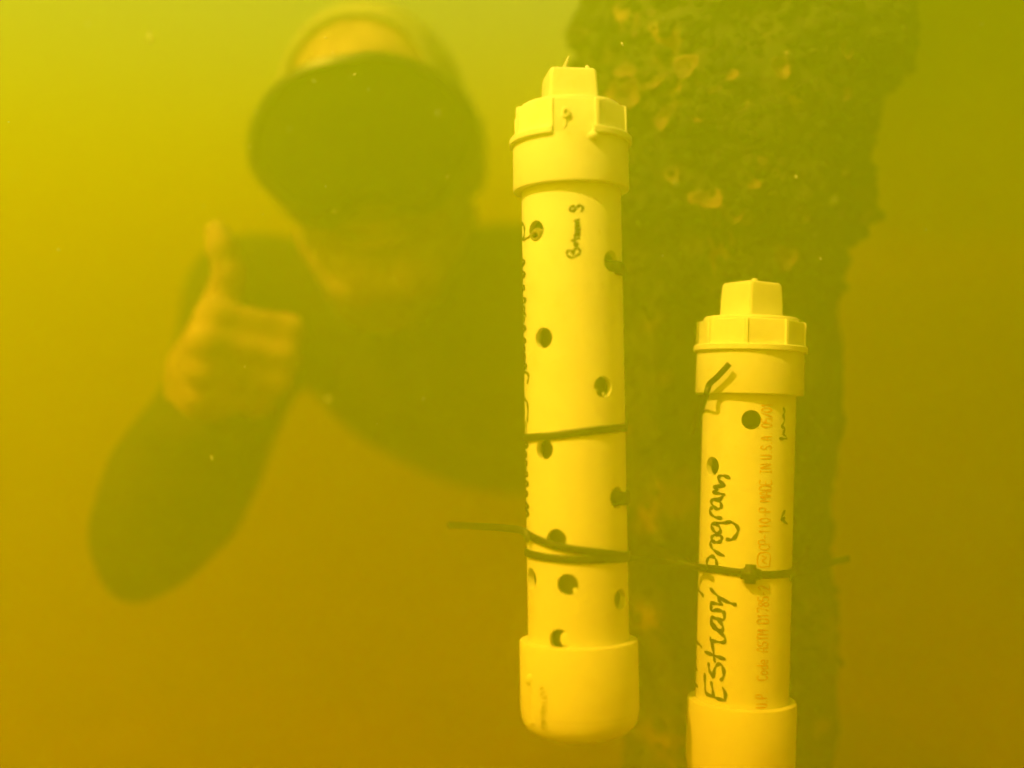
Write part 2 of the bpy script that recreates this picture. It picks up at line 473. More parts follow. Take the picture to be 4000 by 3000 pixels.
def Z(o, pts, s=2.765):
    return [(x / s + o[0], y / s + o[1]) for x, y in pts]
def ell(cx, cy, rx, ry, n=9, a0=0.0):
    return [(cx + rx * math.cos(a0 + 2*math.pi*k/n), cy + ry * math.sin(a0 + 2*math.pi*k/n)) for k in range(n + 1)]
z7, z8, z9, z2, z3 = (2600, 1550), (2600, 2050), (2600, 2400), (1900, 700), (1900, 1250)
est = [
    Z(z9, [(425, 645), (428, 740), (438, 845), (520, 890), (580, 915), (640, 928)]),                 # E
    Z(z9, [(495, 735), (510, 810), (520, 885)]), Z(z9, [(640, 928), (648, 860), (620, 795)]),
    Z(z9, [(467, 530), (472, 590), (490, 635), (515, 680), (530, 600), (560, 545), (600, 540), (628, 600), (628, 670), (600, 708)]),  # s
    Z(z9, [(432, 405), (500, 432), (570, 458), (640, 482)]), Z(z9, [(500, 302), (518, 390), (532, 505)]),                            # t
    Z(z8, [(488, 1222), (494, 1250), (560, 1262), (630, 1268), (644, 1225), (600, 1170), (540, 1130), (512, 1100)]),                 # u
    Z(z8, [(512, 1100), (492, 1050), (500, 1005), (540, 1005), (590, 1050), (620, 1100), (610, 1140), (560, 1120), (515, 1070), (505, 1040)]),  # a
    Z(z8, [(505, 1000), (570, 1020), (632, 1020), (632, 940)]),
    Z(z8, [(632, 940), (560, 920), (500, 928), (495, 880), (492, 845), (540, 850), (610, 860)]),                                     # r
    Z(z8, [(610, 860), (585, 820), (570, 790)]), Z(z8, [(490, 692), (550, 755), (630, 812), (700, 845), (755, 862)]),                # y
    Z(z8, [(555, 440), (548, 385), (520, 345), (480, 345), (452, 385), (448, 440)]), Z(z8, [(430, 452), (500, 455), (590, 470)]),    # P
    Z(z8, [(628, 332), (560, 300), (505, 250), (488, 200), (505, 160)]),                                                              # r
    Z(z7, ell(556, 1530, 56, 42)),                                                                                                    # o
    Z(z7, [(545, 1365), (500, 1380), (510, 1425), (555, 1470), (595, 1455), (580, 1400), (545, 1365), (640, 1360), (710, 1352), (768, 1395), (782, 1450), (750, 1515), (710, 1542), (665, 1538)]),  # g
    Z(z7, [(605, 1310), (540, 1300), (492, 1262), (480, 1225), (505, 1198)]),                                                         # r
    Z(z7, [(520, 1105), (495, 1135), (520, 1180), (560, 1210), (600, 1195), (600, 1150), (560, 1115), (520, 1105), (590, 1105), (628, 1060)]),  # a
    Z(z7, [(636, 1055), (570, 1040), (512, 1028), (560, 1000), (520, 968), (580, 965), (644, 958), (590, 915), (572, 885), (590, 855), (640, 855), (690, 876)]),  # m
    Z(z8, [(345, 680), (375, 725), (410, 765)]), Z(z9, [(335, 282), (365, 320), (390, 350)]), Z(z9, [(322, 742), (350, 780)]),
    Z(z8, [(330, 1410), (338, 1450)]), Z(z9, [(327, 560), (345, 600)]),
    Z(z9, [(705, 1030), (760, 1042), (815, 1058)]),
]
for part in [est[:12], est[12:21]] + [[q] for q in est[21:]]: ink_strokes(TB, part, RP, 0.0023, tube_b, 'marker_writing', M_INK)
faint = [Z(z7, [(1270, 125), (1285, 160), (1270, 200), (1280, 260), (1255, 320), (1285, 345), (1270, 400), (1295, 425)]), Z(z7, [(1232, 450), (1270, 455), (1305, 450)]),
         Z(z7, [(1285, 1230), (1255, 1290), (1250, 1330), (1285, 1300), (1275, 1340), (1310, 1372)])]
for part in ([q] for q in faint): ink_strokes(TB, part, RP, 0.0019, tube_b, 'marker_writing', M_INK)

bot = [Z(z2, [(880, 832), (930, 846), (1005, 806)]), Z(z2, [(885, 838), (868, 798), (885, 768), (918, 778), (938, 815), (950, 760), (985, 748), (1012, 775), (1003, 806)]),   # B
       Z(z2, ell(966, 706, 18, 18, 7)), Z(z2, [(920, 664), (960, 652), (1002, 634)]), Z(z2, [(948, 684), (956, 640)]), Z(z2, [(945, 612), (975, 608), (1008, 598)]), Z(z2, [(955, 628), (962, 590)]),
       Z(z2, ell(982, 566, 20, 16, 7)), Z(z2, [(1012, 538), (958, 532), (975, 512), (1012, 506), (962, 496), (978, 474), (1006, 468), (955, 455), (975, 440), (998, 436)])]
bot_s = [Z(z2, [(948, 292), (916, 295), (903, 320), (914, 347), (942, 342), (972, 308), (1004, 284), (1032, 294), (1040, 322), (1022, 348)])]
ink_strokes(TA, bot, RP, 0.0013, tube_a, 'marker_writing', M_INK)
ink_strokes(TA, bot_s, RP, 0.0015, tube_a, 'marker_writing', M_INK)
edge = [Z(z2, [(384, 490), (398, 482), (412, 520), (414, 570), (406, 630), (392, 650), (386, 620)]), Z(z2, [(392, 1440), (420, 1450), (430, 1475)]),
        Z(z3, [(395, 352), (412, 380), (420, 430), (405, 490)]), Z(z3, [(395, 572), (420, 562), (448, 580), (460, 620), (445, 675)]),
        Z(z3, [(405, 840), (430, 868), (445, 900), (452, 990), (446, 1090)]), Z(z3, [(412, 890), (412, 960), (418, 1000)]), Z(z3, [(428, 1100), (432, 1160), (430, 1220)]),
        Z(z3, [(420, 1560), (432, 1600), (425, 1640)])]
for q in edge: ink_strokes(TA, [q], RP, 0.0023, tube_a, 'marker_writing', M_INK)
rg = random.Random(5)
wave = []
y = 1010
while y < 2010:
    if not (1430 < y < 1700):
        wave.append([(R(-92), TA.zat(y)), (R(-79 + rg.uniform(-4, 2)), TA.zat(y + 8)), (R(-73 + rg.uniform(-4, 3)), TA.zat(y + 20)), (R(-93), TA.zat(y + 30))])
    y += rg.uniform(30, 52)
ink_strokes(TA, wave, RP, 0.0022, tube_a, 'marker_writing', M_INK, local=True)

# dot-printed factory line: single-stroke letters, x along the reading direction, y up, unit box
GL = {'U': [[(0, 1), (0, .2), (.3, 0), (.6, .2), (.6, 1)]], 'P': [[(0, 0), (0, 1), (.5, 1), (.6, .75), (.5, .5), (0, .5)]], 'C': [[(.6, .85), (.3, 1), (0, .75), (0, .25), (.3, 0), (.6, .15)]],
      'o': [[(.3, .6), (.05, .45), (.05, .15), (.3, 0), (.55, .15), (.55, .45), (.3, .6)]], 'd': [[(.55, 1), (.55, 0)], [(.55, .45), (.3, .6), (.05, .4), (.05, .15), (.3, 0), (.55, .15)]],
      'e': [[(.05, .3), (.55, .3), (.5, .5), (.3, .6), (.05, .45), (.05, .15), (.3, 0), (.55, .1)]], 'A': [[(0, 0), (.1, .7), (.3, 1), (.5, .7), (.6, 0)], [(.07, .4), (.53, .4)]],
      'S': [[(.6, .85), (.3, 1), (.02, .8), (.15, .55), (.5, .45), (.6, .2), (.3, 0), (0, .15)]], 'T': [[(0, 1), (.6, 1)], [(.3, 1), (.3, 0)]], 'M': [[(0, 0), (0, 1), (.3, .45), (.6, 1), (.6, 0)]],
      'D': [[(0, 0), (0, 1), (.4, 1), (.6, .7), (.6, .3), (.4, 0), (0, 0)]], '1': [[(.1, .75), (.3, 1), (.3, 0)]], '7': [[(0, 1), (.6, 1), (.2, 0)]], '8': [[(.3, .55), (.05, .75), (.3, 1), (.55, .75), (.3, .55), (0, .25), (.3, 0), (.6, .25), (.3, .55)]],
      '5': [[(.55, 1), (.05, 1), (.02, .55), (.4, .6), (.6, .3), (.35, 0), (0, .1)]], '-': [[(.1, .5), (.5, .5)]], '2': [[(0, .8), (.3, 1), (.58, .75), (0, 0), (.6, 0)]], '0': [[(.3, 0), (0, .3), (0, .7), (.3, 1), (.6, .7), (.6, .3), (.3, 0)]],
      'N': [[(0, 0), (0, 1), (.6, 0), (.6, 1)]], 'I': [[(.1, 1), (.5, 1)], [(.3, 1), (.3, 0)], [(.1, 0), (.5, 0)]], '/': [[(0, 0), (.6, 1)]], '.': [[(.25, 0), (.35, .04)]], 'E': [[(.6, 1), (0, 1), (0, 0), (.6, 0)], [(0, .5), (.45, .5)]],
      '#': [[(0, 0), (0, 1), (.9, 1), (.9, 0), (0, 0)], [(.2, .3), (.4, .7), (.6, .3), (.75, .7)]]}
runs = [('U.P.', 2764, 2690), ('Code', 2656, 2572), ('ASTM', 2546, 2456), ('D1785-2', 2434, 2282), ('#', 2212, 2168), ('CP-110-P', 2146, 1978), ('MADE', 1958, 1870), ('IN', 1850, 1808), ('U.S.A.', 1792, 1682), ('05/01', 1668, 1570)]
prt = []
for txt, y0, y1 in runs:
    step = (y0 - y1) / len(txt)
    for i, ch in enumerate(txt):
        ya = y0 - i * step
        for st in GL[ch]:
            pts = []
            for gx, gy in st:
                yy = ya - (gx / 0.75) * step * 0.92
                xb = 2998.0 + (1660 - yy) * 0.0 + (2998 - 2999) + (yy - 1570) * (-22.0 / 1190)      # baseline follows the leaning pipe
                pts.append((xb + 20 - gy * 42, yy))
            prt.append(pts)
ink_strokes(TB, prt, RP, 0.00080, tube_b, 'factory_print', M_PRINT, 0.0002, 4)

# small moulded details: rib and raised lettering on the tall tube's end cap, barnacle on its collar, screw tip
def small_details():
    vs, fs = [], []
    zt, zb = TA.zat(2625), TA.zat(2790)
    th = R(-56)
    blob_verts(vs, fs, TA.at(th, zt, RC + 0.0002), 0.0034, 1, 2, 0.03, (1, 0.5, 1))
    for k in range(2):
        n = 12; b0 = len(vs)
        for i in range(n + 1):
            zz = zt + (zb - zt) * i / n
            for da, dr in ((-0.055, -0.0003), (-0.03, 0.0009), (0.03, 0.0009), (0.055, -0.0003)): vs.append(TA.at(th + 0.02 + da, zz, RC + dr))
        for i in range(n):
            for q in range(3): fs.append((b0+i*4+q, b0+i*4+q+1, b0+(i+1)*4+q+1, b0+(i+1)*4+q))
        break
    link('moulded_rib', mesh('moulded_rib', vs, fs), M_PVC, tube_a)
    rgl = random.Random(3); st = []
    zz = TA.zat(2800); z_end = TA.zat(2640)
    while zz < z_end:
        w = rgl.uniform(0.0016, 0.003)
        a0, a1 = R(-41.5), R(-35.0)
        st.append([(a0 + rgl.uniform(0, .02), zz), (a1 - rgl.uniform(0, .03), zz + w * 0.2)])
        if rgl.random() < 0.7: st.append([(a0, zz + w * 0.3), (a0 + 0.01, zz + w * 0.8), (a0 + 0.06, zz + w * 0.7)])
        if rgl.random() < 0.5: st.append([(a1, zz), (a1 - 0.01, zz + w * 0.8)])
        zz += w * 1.15
    m = noisy('weathered_raised_lettering', (0.22, 0.19, 0.13), (0.40, 0.36, 0.28), 300, 0.7)
    ink_strokes(TA, st, RC, 0.0008, tube_a, 'moulded_lettering', m, 0.0003, 3, local=True)
    # barnacle and its trail on the collar front
    vs, fs = [], []
    th, zz = TA.hit(2211, 440, 0.0335)
    b0 = 0; nseg = 14
    for r_, h_ in ((0.0030, -0.001), (0.0024, 0.0010), (0.0018, 0.0016), (0.0012, 0.0014), (0.0009, 0.0002)):
        for k in range(nseg):
            a = 2*math.pi*k/nseg; q = r_ * (1 + 0.12 * math.sin(3 * a + r_ * 900))
            vs.append(TA.at(th + q * math.cos(a) / 0.034, zz + q * 1.35 * math.sin(a), 0.0330 + h_))
    for j in range(4):
        for k in range(nseg): fs.append((j*nseg+k, j*nseg+(k+1) % nseg, (j+1)*nseg+(k+1) % nseg, (j+1)*nseg+k))
    for i in range(13):
        blob_verts(vs, fs, TA.at(th - 0.012 - 0.03 * (i > 5) + 0.012 * math.sin(i * 1.3), zz - 0.0026 - i * 0.0008, 0.0328), 0.0013 - 0.00003 * i, 20 + i, 1, 0.2, (1, 0.5, 1.2))
    link('barnacle', mesh('barnacle', vs, fs), M_SPECK, tube_a)
    vs, fs = [], []
    th, zz = TA.hit(2318, 528, 0.0365)
    blob_verts(vs, fs, TA.at(th, zz, 0.0358), 0.0026, 8, 2, 0.1, (1.2, 0.9, 1.0))
    blob_verts(vs, fs, TA.at(th + 0.03, zz - 0.0018, 0.0362), 0.0013, 9, 1, 0.2)
    link('flange_stub', mesh('flange_stub', vs, fs), M_PVC, tube_a)
    # burrs of plastic left in drilled holes
    for n_b, group in enumerate((((2212, 2500, 0.0037), (2214, 2478, 0.0014), (2213, 2520, 0.0012)), ((2247, 2308, 0.0014),), ((2358, 1540, 0.0011),), ((2328, 1528, 0.0012),))):
        vs, fs = [], []
        for px, py, r_ in group:
            t_, z_ = TA.hit(px, py, RP - 0.001)
            blob_verts(vs, fs, TA.at(t_, z_, RP - 0.0012), r_, int(px), 2, 0.10, (1, 0.25, 1.25), Matrix.Rotation(t_, 3, 'Z'))
        link('drill_burr', mesh('drill_burr', vs, fs), M_PVC, tube_a)
    # curled worm tube lodged in the top left hole
    t_, z_ = TA.hit(2094, 918, RP); vs, fs = [], []
    pts = [np.array(TA.at(t_ + (0.0045 * math.cos(a)) / RP * (1 - a * 0.06), z_ + 0.0036 * math.sin(a) * (1 - a * 0.06), RP - 0.0012 + a * 0.0002)) for a in np.linspace(0.3, 9.5, 34)]
    nm = [np.array(TA.at(t_, 0, 1.0))] * len(pts)
    sweep(pts, nm, 0.0020, 0.0020, False, vs, fs)
    t2, zz2 = TA.hit(2048, 938, RP)
    pts = [np.array(TA.at(t_ - 0.09, z_ + 0.001, RP + 0.0004)), np.array(TA.at((t_ + t2) / 2, (z_ + zz2) / 2 + 0.0004, RP + 0.0005)), np.array(TA.at(t2, zz2, RP + 0.0004))]
    sweep(pts, [np.array(TA.at(t_, 0, 1.0))] * 3, 0.0009, 0.0009, False, vs, fs)
    link('worm_tube', mesh('worm_tube', vs, fs), M_BARN, tube_a)
    # threaded screw tip standing on the plug (behind its front edge)
    zk = zA['knob']
    prof = [(0.0026, zk - 0.003)]
    for i in range(5):
        t = i / 4; prof += [(0.0027 * (1 - 0.55 * t), zk + 0.0022 + i * 0.0019), (0.0014 * (1 - 0.5 * t), zk + 0.0031 + i * 0.0019)]
    prof.append((0.0, zk + 0.0118))
    vs, fs = lathe(prof, 18)
    # shear the rings into a thread and lean it to the right
    vs = [Vector((v[0] + 0.38 * (v[2] - zk) - 0.0042, v[1] + 0.001, v[2] + 0.40 * v[0])) for v in vs]
    link('screw_tip', mesh('screw_tip', vs, fs), M_STEEL, tube_a)
    vs, fs = [], []
    blob_verts(vs, fs, (0.0008, -0.004, zB['knob'] + 0.0006), 0.0022, 4, 2, 0.25)
    blob_verts(vs, fs, (0.0030, -0.003, zB['knob'] + 0.0001), 0.0014, 5, 1, 0.25)
    link('moulding_nub', mesh('moulding_nub', vs, fs), M_PVC, tube_b)
    vs, fs = [], []
    blob_verts(vs, fs, (0.0105, -0.010, zA['knob'] + 0.0003), 0.0017, 6, 1, 0.25)
    link('moulding_nub', mesh('moulding_nub', vs, fs), M_PVC, tube_a)
    # raised ring on the left face of the short tube's plug (moulded mark) 
    ctr = Vector((-0.0108, -0.0098, 0)); rot = R(-43)
    fx = Vector((math.cos(rot + math.pi / 2 + math.pi), math.sin(rot + math.pi / 2 + math.pi), 0))
small_details()

# ------------------------------------------------------------------ the piling, furred with growth
PC = Vector((0.158, 0.866)); PR = 0.077
def pile_radius(th, z):
    """th: angle from the side facing the camera, positive to the right (arrays)"""
    p = np.stack([np.sin(th) * 0.11 * 9, -np.cos(th) * 0.11 * 9, z * 9], 1)
    lump = fbm(p, 4, 21) - 0.47
    fine = fbm(p * 4.2, 3, 40) - 0.44
    up = np.clip((z - 0.08) / 0.20, 0, 1); up = up * up * (3 - 2 * up)
    side = np.clip(np.sin(th), 0, 1) ** 2
    r = PR + 0.006 * np.clip((z - 0.06) / 0.03, 0, 1) + 0.013 * np.clip((z - 0.100) / 0.022, 0, 1) + 0.004 * up + 0.050 * lump * (0.45 + 0.8 * up) + 0.016 * fine
    r += side * (0.027 * np.clip((z - 0.208 - 0.008 * np.sin(th * 9)) / 0.020, 0, 1) + 0.006 * np.clip((z - 0.100) / 0.022, 0, 1))          # the heavier clump high on the right
    return r
def pile_point(th, z, lift=0.0):
    r = float(pile_radius(np.array([th]), np.array([z]))[0]) + lift
    return Vector((PC.x + r * math.sin(th), PC.y - r * math.cos(th), z))
def pile_hit(px, py):
    """angle and height on the piling seen at a pixel"""
    d = Vector(((px - 2000) / FPX, 1, (1500 - py) / FPX))
    for i in range(900):
        t = 0.70 + i * 0.0004; p = d * t
        q = Vector((p.x - PC.x, p.y - PC.y)); th = math.atan2(q.x, -q.y)
        if q.length < float(pile_radius(np.array([th]), np.array([p.z]))[0]): return th, p.z
    return None
def piling():
    root = empty('piling', Matrix.Translation((PC.x, PC.y, BED_Z - 0.1)))
    tag(root, 'dark round piling crusted with barnacles, oyster shells and brown growth', 'piling')
    off = Vector((PC.x, PC.y, BED_Z - 0.1))
    nt, zs = 300, np.concatenate([np.linspace(BED_Z - 0.1, -0.32, 90)[:-1], np.linspace(-0.32, 0.335, 400)])
    th = np.linspace(-math.pi, math.pi, nt, endpoint=False)
    T_, Zz = np.meshgrid(th, zs)
    r = pile_radius(T_.ravel(), Zz.ravel())
    # leaning fringe of tiny tufts
    vs = np.column_stack([PC.x + r * np.sin(T_.ravel()), PC.y - r * np.cos(T_.ravel()), Zz.ravel()]) - np.array(off)
    fs = [(j*nt+i, j*nt+(i+1) % nt, (j+1)*nt+(i+1) % nt, (j+1)*nt+i) for j in range(len(zs)-1) for i in range(nt)]
    fs += [tuple(range(nt - 1, -1, -1)), tuple((len(zs)-1)*nt + i for i in range(nt))]
    link('trunk', mesh('trunk', vs, fs), M_PILE, root)
    # the living crust: thousands of little lumps, flakes and tufts, nobody could count them
    rgr = np.random.default_rng(77); n_l = 7000
    bm = bmesh.new(); bmesh.ops.create_icosphere(bm, subdivisions=1, radius=1)
    bv = np.array([v.co[:] for v in bm.verts]); bf = np.array([[v.index for v in f.verts] for f in bm.faces]); bm.free()
    tha = rgr.uniform(-1.9, 1.9, n_l); za = -0.36 + 0.69 * rgr.random(n_l) ** 0.75
    dens = fbm(np.stack([tha * 2.2, za * 14, np.zeros(n_l)], 1), 3, 61)
    keep = dens + 0.25 * (za > 0.05) > rgr.uniform(0.25, 0.75, n_l); tha, za = tha[keep], za[keep]
    ra = pile_radius(tha, za); V_, F_ = [], []
    for i in range(len(tha)):
        sz = (0.0011 + 0.0034 * rgr.random() ** 2.2) * (1.0 + 0.35 * (za[i] > 0.06)); st3 = rgr.uniform(0.7, 1.4, 3)
        q = bv * st3 * sz * (1 + rgr.uniform(-0.22, 0.22, (len(bv), 1)))
        n3 = np.array([math.sin(tha[i]), -math.cos(tha[i]), 0.0])
        q = q + np.outer((q @ n3 > 0) * (q @ n3) * rgr.uniform(-0.3, 0.5), n3) - np.array([0, 0, 0.15]) * np.outer(np.maximum(q @ n3, 0), np.ones(3))
        c3 = np.array([PC.x + ra[i] * n3[0], PC.y + ra[i] * n3[1], za[i]]) - np.array(off)
        F_.append(bf + len(V_) * len(bv)); V_.append(c3 + q)
    g = link('encrusting_growth', mesh('encrusting_growth', np.concatenate(V_), [tuple(int(k) for k in f) for f in np.concatenate(F_)]), M_GROWTH, root)
    g['kind'] = 'stuff'
    def frame(th, z, lift):
        p = pile_point(th, z, lift) - off
        n = Vector((math.sin(th), -math.cos(th), 0)); u = Vector((math.cos(th), math.sin(th), 0)); w = Vector((0, 0, 1))
        return p, u, w, n
    def barnacle(th, z, s, rgb):
        p, u, w, n = frame(th, z, -0.002)
        tilt = Vector((rgb.uniform(-.4, .4), rgb.uniform(-.4, .4), rgb.uniform(-.4, .4))); n2 = (n + tilt * 0.6).normalized()
        u2 = (u - n2 * u.dot(n2)).normalized(); w2 = n2.cross(u2)
        vs, fs = [], []; ns = 16
        prof = ((1.0, -0.2), (0.86, 0.35), (0.62, 0.85), (0.50, 0.98), (0.40, 0.88), (0.30, 0.3), (0.02, 0.2))
        ph = rgb.uniform(0, 6)
        for rr, hh in prof:
            for k in range(ns):
                a = 2*math.pi*k/ns; q = rr * s * (1 + 0.10 * math.sin(6 * a + ph) + 0.08 * math.sin(2 * a))
                vs.append(p + u2 * q * math.cos(a) + w2 * q * math.sin(a) + n2 * hh * s * 0.8)
        for j in range(len(prof) - 1):
            for k in range(ns): fs.append((j*ns+k, j*ns+(k+1) % ns, (j+1)*ns+(k+1) % ns, (j+1)*ns+k))
        link('barnacle', mesh('barnacle', vs, fs), M_BARN, root)
    def oyster(th, z, s, ang, open_=0.25, squash=0.75):
        """a cupped valve standing off the pile, rim outward"""
        p, u, w, n = frame(th, z, 0.0048)
        u2 = u * math.cos(ang) + w * math.sin(ang); w2 = -u * math.sin(ang) + w * math.cos(ang)
        n2 = (n + w2 * open_).normalized(); w2 = n2.cross(u2)
        vs, fs = [], []; ns, nr = 26, 6
        for side in (0, 1):
            for j in range(nr):
                q = (j + 0.02) / (nr - 1)
                for k in range(ns):
                    a = 2*math.pi*k/ns
                    rr = q * s * (1 + 0.13 * math.sin(3 * a + s * 900) + 0.07 * math.sin(7 * a))
                    h = (0.42 * q * q - 0.12) * s + 0.02 * s * math.sin(q * 22) - side * s * 0.13 * (1 - 0.55 * q)
                    vs.append(p + u2 * rr * math.cos(a) + w2 * rr * squash * math.sin(a) + n2 * h)
        for side in (0, 1):
            b0 = side * ns * nr
            for j in range(nr - 1):
                for k in range(ns): fs.append((b0+j*ns+k, b0+j*ns+(k+1) % ns, b0+(j+1)*ns+(k+1) % ns, b0+(j+1)*ns+k))
        for k in range(ns): fs.append(((nr-1)*ns+k, (nr-1)*ns+(k+1) % ns, ns*nr+(nr-1)*ns+(k+1) % ns, ns*nr+(nr-1)*ns+k))
        o = link('oyster_shell', mesh('oyster_shell', vs, fs), M_SHELL, root)
    rgb = random.Random(17)
    for px, py, s, a, op, sq in ((2612, 468, .0095, 0.9, .2, .62), (2765, 790, .0115, -.15, .7, .75), (2862, 850, .0070, .1, .3, .8), (2905, 862, .0046, 0, 0, 1), (3048, 1012, .0090, .4, .1, 1.0),
                                 (3277, 200, .0068, 0, .1, 1), (2640, 690, .0058, 0, 0, 1), (2940, 728, .0046, .2, .3, .7), (2582, 330, .0080, .3, .5, .6), (2470, 290, .0095, -.3, .5, .6),
                                 (2420, 370, .0095, .8, .3, .8), (2690, 270, .0090, .5, .2, .9), (3040, 275, .0078, .3, .1, 1), (3275, 375, .0070, 1.2, .4, .5), (2510, 110, .0080, 1.4, .3, .5), (2860, 305, .0050, .6, .3, .6),
                                 (2900, 430, .0060, .7, .4, .4), (2620, 1480, .0070, .3, .2, .9), (2740, 470, .004, .3, .3, .8), (2800, 360, .0045, .3, .3, .5), (2480, 380, .012, .1, .1, .8)):
        h = pile_hit(px, py)
        if h: oyster(h[0], h[1], s, a, op, sq)
    for i in range(76):
        px, py = rgb.uniform(2440, 3360), 40 + 1000 * rgb.random() ** 1.2
        if i > 66: px, py = rgb.uniform(3160, 3260), rgb.uniform(1200, 2700)
        h = pile_hit(px, py)
        if h: barnacle(h[0], h[1], rgb.choice((.0018, .0024, .003, .0042)), rgb)
piling()

# ------------------------------------------------------------------ cable ties
def hull2(circles, n=160):
    """closed plan outline (points, outward normals) of a strap pulled tight round circles (cx, cy, r)"""
    pts, nrm = [], []
    for k in range(n):
        a = 2 * math.pi * k / n; d = np.array([math.cos(a), math.sin(a)])
        c = max(circles, key=lambda c: c[0]*d[0] + c[1]*d[1] + c[2])
        pts.append(np.array([c[0], c[1]]) + d * c[2]); nrm.append(d)
    # the long straight runs need points too
    P2, N2 = [], []
    for k in range(n):
        a, b = pts[k], pts[(k + 1) % n]; m = max(1, int(np.linalg.norm(b - a) / 0.006))
        for i in range(m):
            P2.append(a + (b - a) * i / m); nn = nrm[k] + (nrm[(k+1) % n] - nrm[k]) * i / m; N2.append(nn / np.linalg.norm(nn))
    return P2, N2

def tie(label, T, rows, back_z, w=0.0046, extra_r=0.0009, head=None, tail=None, back=(PC.x, PC.y, 0.112), link_to=None):
    """rows: pixel points the strap passes on the tube's front, left to right"""
    root = empty('cable_tie'); tag(root, label, 'cable tie', 'black cable ties round the tubes and piling')
    zs = [T.hit(x, y, RP + extra_r) for x, y in rows]
    zm = sum(q[1] for q in zs) / len(zs)
    c = T.M @ Vector((0, 0, zm)); r = RP + extra_r; rw = r * T.k
    P2, N2 = hull2([(c.x, c.y, rw), back])
    ths = [q[0] for q in zs]; zl = [q[1] for q in zs]
    path, nor = [], []
    for p, n in zip(P2, N2):
        dx, dy = p[0] - c.x, p[1] - c.y; rad = math.hypot(dx, dy); th = math.atan2(dx, -dy)
        if rad < rw * 1.02:
            zz = np.interp(th, ths, zl)
            v = T.M @ T.at(th, float(zz), r); v = Vector(v)
        else:
            left = th < 0
            ze = zl[0] if left else zl[-1]; v0 = (T.M @ T.at(ths[0] if left else ths[-1], ze, r)).z
            k = min(1, (rad - rw) / 0.16); k = k * k * (3 - 2 * k)
            v = Vector((p[0], p[1], v0 + (back_z - v0) * k))
        path.append(v); nor.append(Vector((n[0], n[1], 0)))
    root.location = c
    vs, fs = sweep([p - c for p in path], nor, w, 0.0013, True)
    link('strap', mesh('strap', vs, fs), M_TIE, root)
    if head:
        th, zz = T.hit(*head, r); ctr = T.M @ T.at(th, zz, r + 0.0022)
        n = (T.M.to_3x3() @ T.at(th, 0, 1)).normalized(); u = (T.M.to_3x3() @ Vector((math.cos(th), math.sin(th), 0))).normalized(); w3 = n.cross(u)
        bm = bmesh.new(); bmesh.ops.create_cube(bm, size=1)
        bmesh.ops.bevel(bm, geom=bm.edges[:], offset=0.24, segments=3, affect='EDGES')
        for v in bm.verts: v.co = (ctr - c) + u * v.co.x * 0.0118 + w3 * v.co.y * 0.0112 + n * v.co.z * 0.0068
        me = bpy.data.meshes.new('head'); bm.to_mesh(me); bm.free(); link('head', me, M_TIE, root)
    if link_to:
        tp = catmull([np.array(q) for q in link_to], 6)
        vs, fs = sweep([Vector(p) - c for p in tp], [Vector((-0.15, -1, 0))] * len(tp), w * 0.75, 0.0013)
        link('strap', mesh('strap', vs, fs), M_TIE, root)
    if tail:
        tp = [np.array(q) for q in tail]; tp = catmull(tp, 8)
        vs, fs = sweep([Vector(p) - c for p in tp], [Vector((-0.1, -1, 0.05))] * len(tp), w * 0.92, 0.0012)
        link('tail', mesh('tail', vs, fs), M_TIE, root)
    return root
NEAR = (PC.x - 0.088, PC.y - 0.01, 0.012)      # the near left flank of the piling
tie('black cable tie slanting up to the right across the middle of the taller tube', TA, [(2052, 1711), (2150, 1704), (2245, 1692), (2340, 1680), (2434, 1672)], -0.02, back=NEAR)
cA = TA.M @ Vector((0, 0, TA.zat(2080)))
tie('black cable tie on the taller tube with its loose end sticking out to the left', TA, [(2056, 2083), (2100, 2108), (2160, 2131), (2240, 2147), (2330, 2158), (2440, 2172)], -0.085, back=NEAR, extra_r=0.0011,
    tail=[TA.M @ TA.at(R(-62), TA.zat(2100), RP + 0.0022), P(2040, 2074, 0.690), P(1960, 2062, 0.705), P(1860, 2056, 0.735), P(1752, 2051, 0.770)])
tie('lowest black cable tie on the taller tube, just above its round hole', TA, [(2056, 2158), (2100, 2172), (2180, 2183), (2260, 2188), (2350, 2186), (2442, 2181)], -0.10, extra_r=0.0008, back=NEAR)
tie('black cable tie with a square lock head round the shorter tube', TB, [(2724, 2213), (2800, 2224), (2880, 2236), (2960, 2245), (3030, 2245), (3080, 2240)], -0.115, head=(2930, 2241), back=(PC.x - 0.004, PC.y, 0.070),
    link_to=[P(2455, 2181, 0.712), P(2520, 2186, 0.716), P(2620, 2199, 0.718), P(2716, 2213, 0.715), P(2760, 2219, 0.704)],
    tail=[TB.M @ TB.at(R(50), TB.zat(2240), RP + 0.003), P(3100, 2236, 0.732), P(3160, 2224, 0.745), P(3240, 2200, 0.760), P(3318, 2182, 0.77)])
def through_tie(label, py, th0, drop):
    root = empty('cable_tie'); tag(root, label, 'cable tie', 'black cable ties round the tubes and piling')
    z = TA.zat(py); loc = [(th0 - 2, .0225, 0), (th0 + 3, .0270, 0), (th0 + 9, .0312, -.0002), (th0 + 20, .0315, -.0002), (th0 + 33, .0312, 0), (th0 + 52, .0312, 0.0003)]
    pts = [TA.M @ TA.at(R(a), z + dz - 0.0009, q) for a, q, dz in loc] + [P(2425, py + drop * 0.5, 0.760), P(2440, py + drop, 0.830)]
    root.location = pts[0]
    pp = catmull([np.array(p) for p in pts], 6); ax = TA.M @ Vector((0, 0, z))
    nn = [Vector((p[0] - ax.x, p[1] - ax.y, 0)) for p in pp[:30]] + [Vector((0.75, -0.66, 0))] * (len(pp) - 30)
    vs, fs = sweep([Vector(p) - pts[0] for p in pp], nn, 0.0078, 0.0016)
    link('strap', mesh('strap', vs, fs), M_TIE, root)
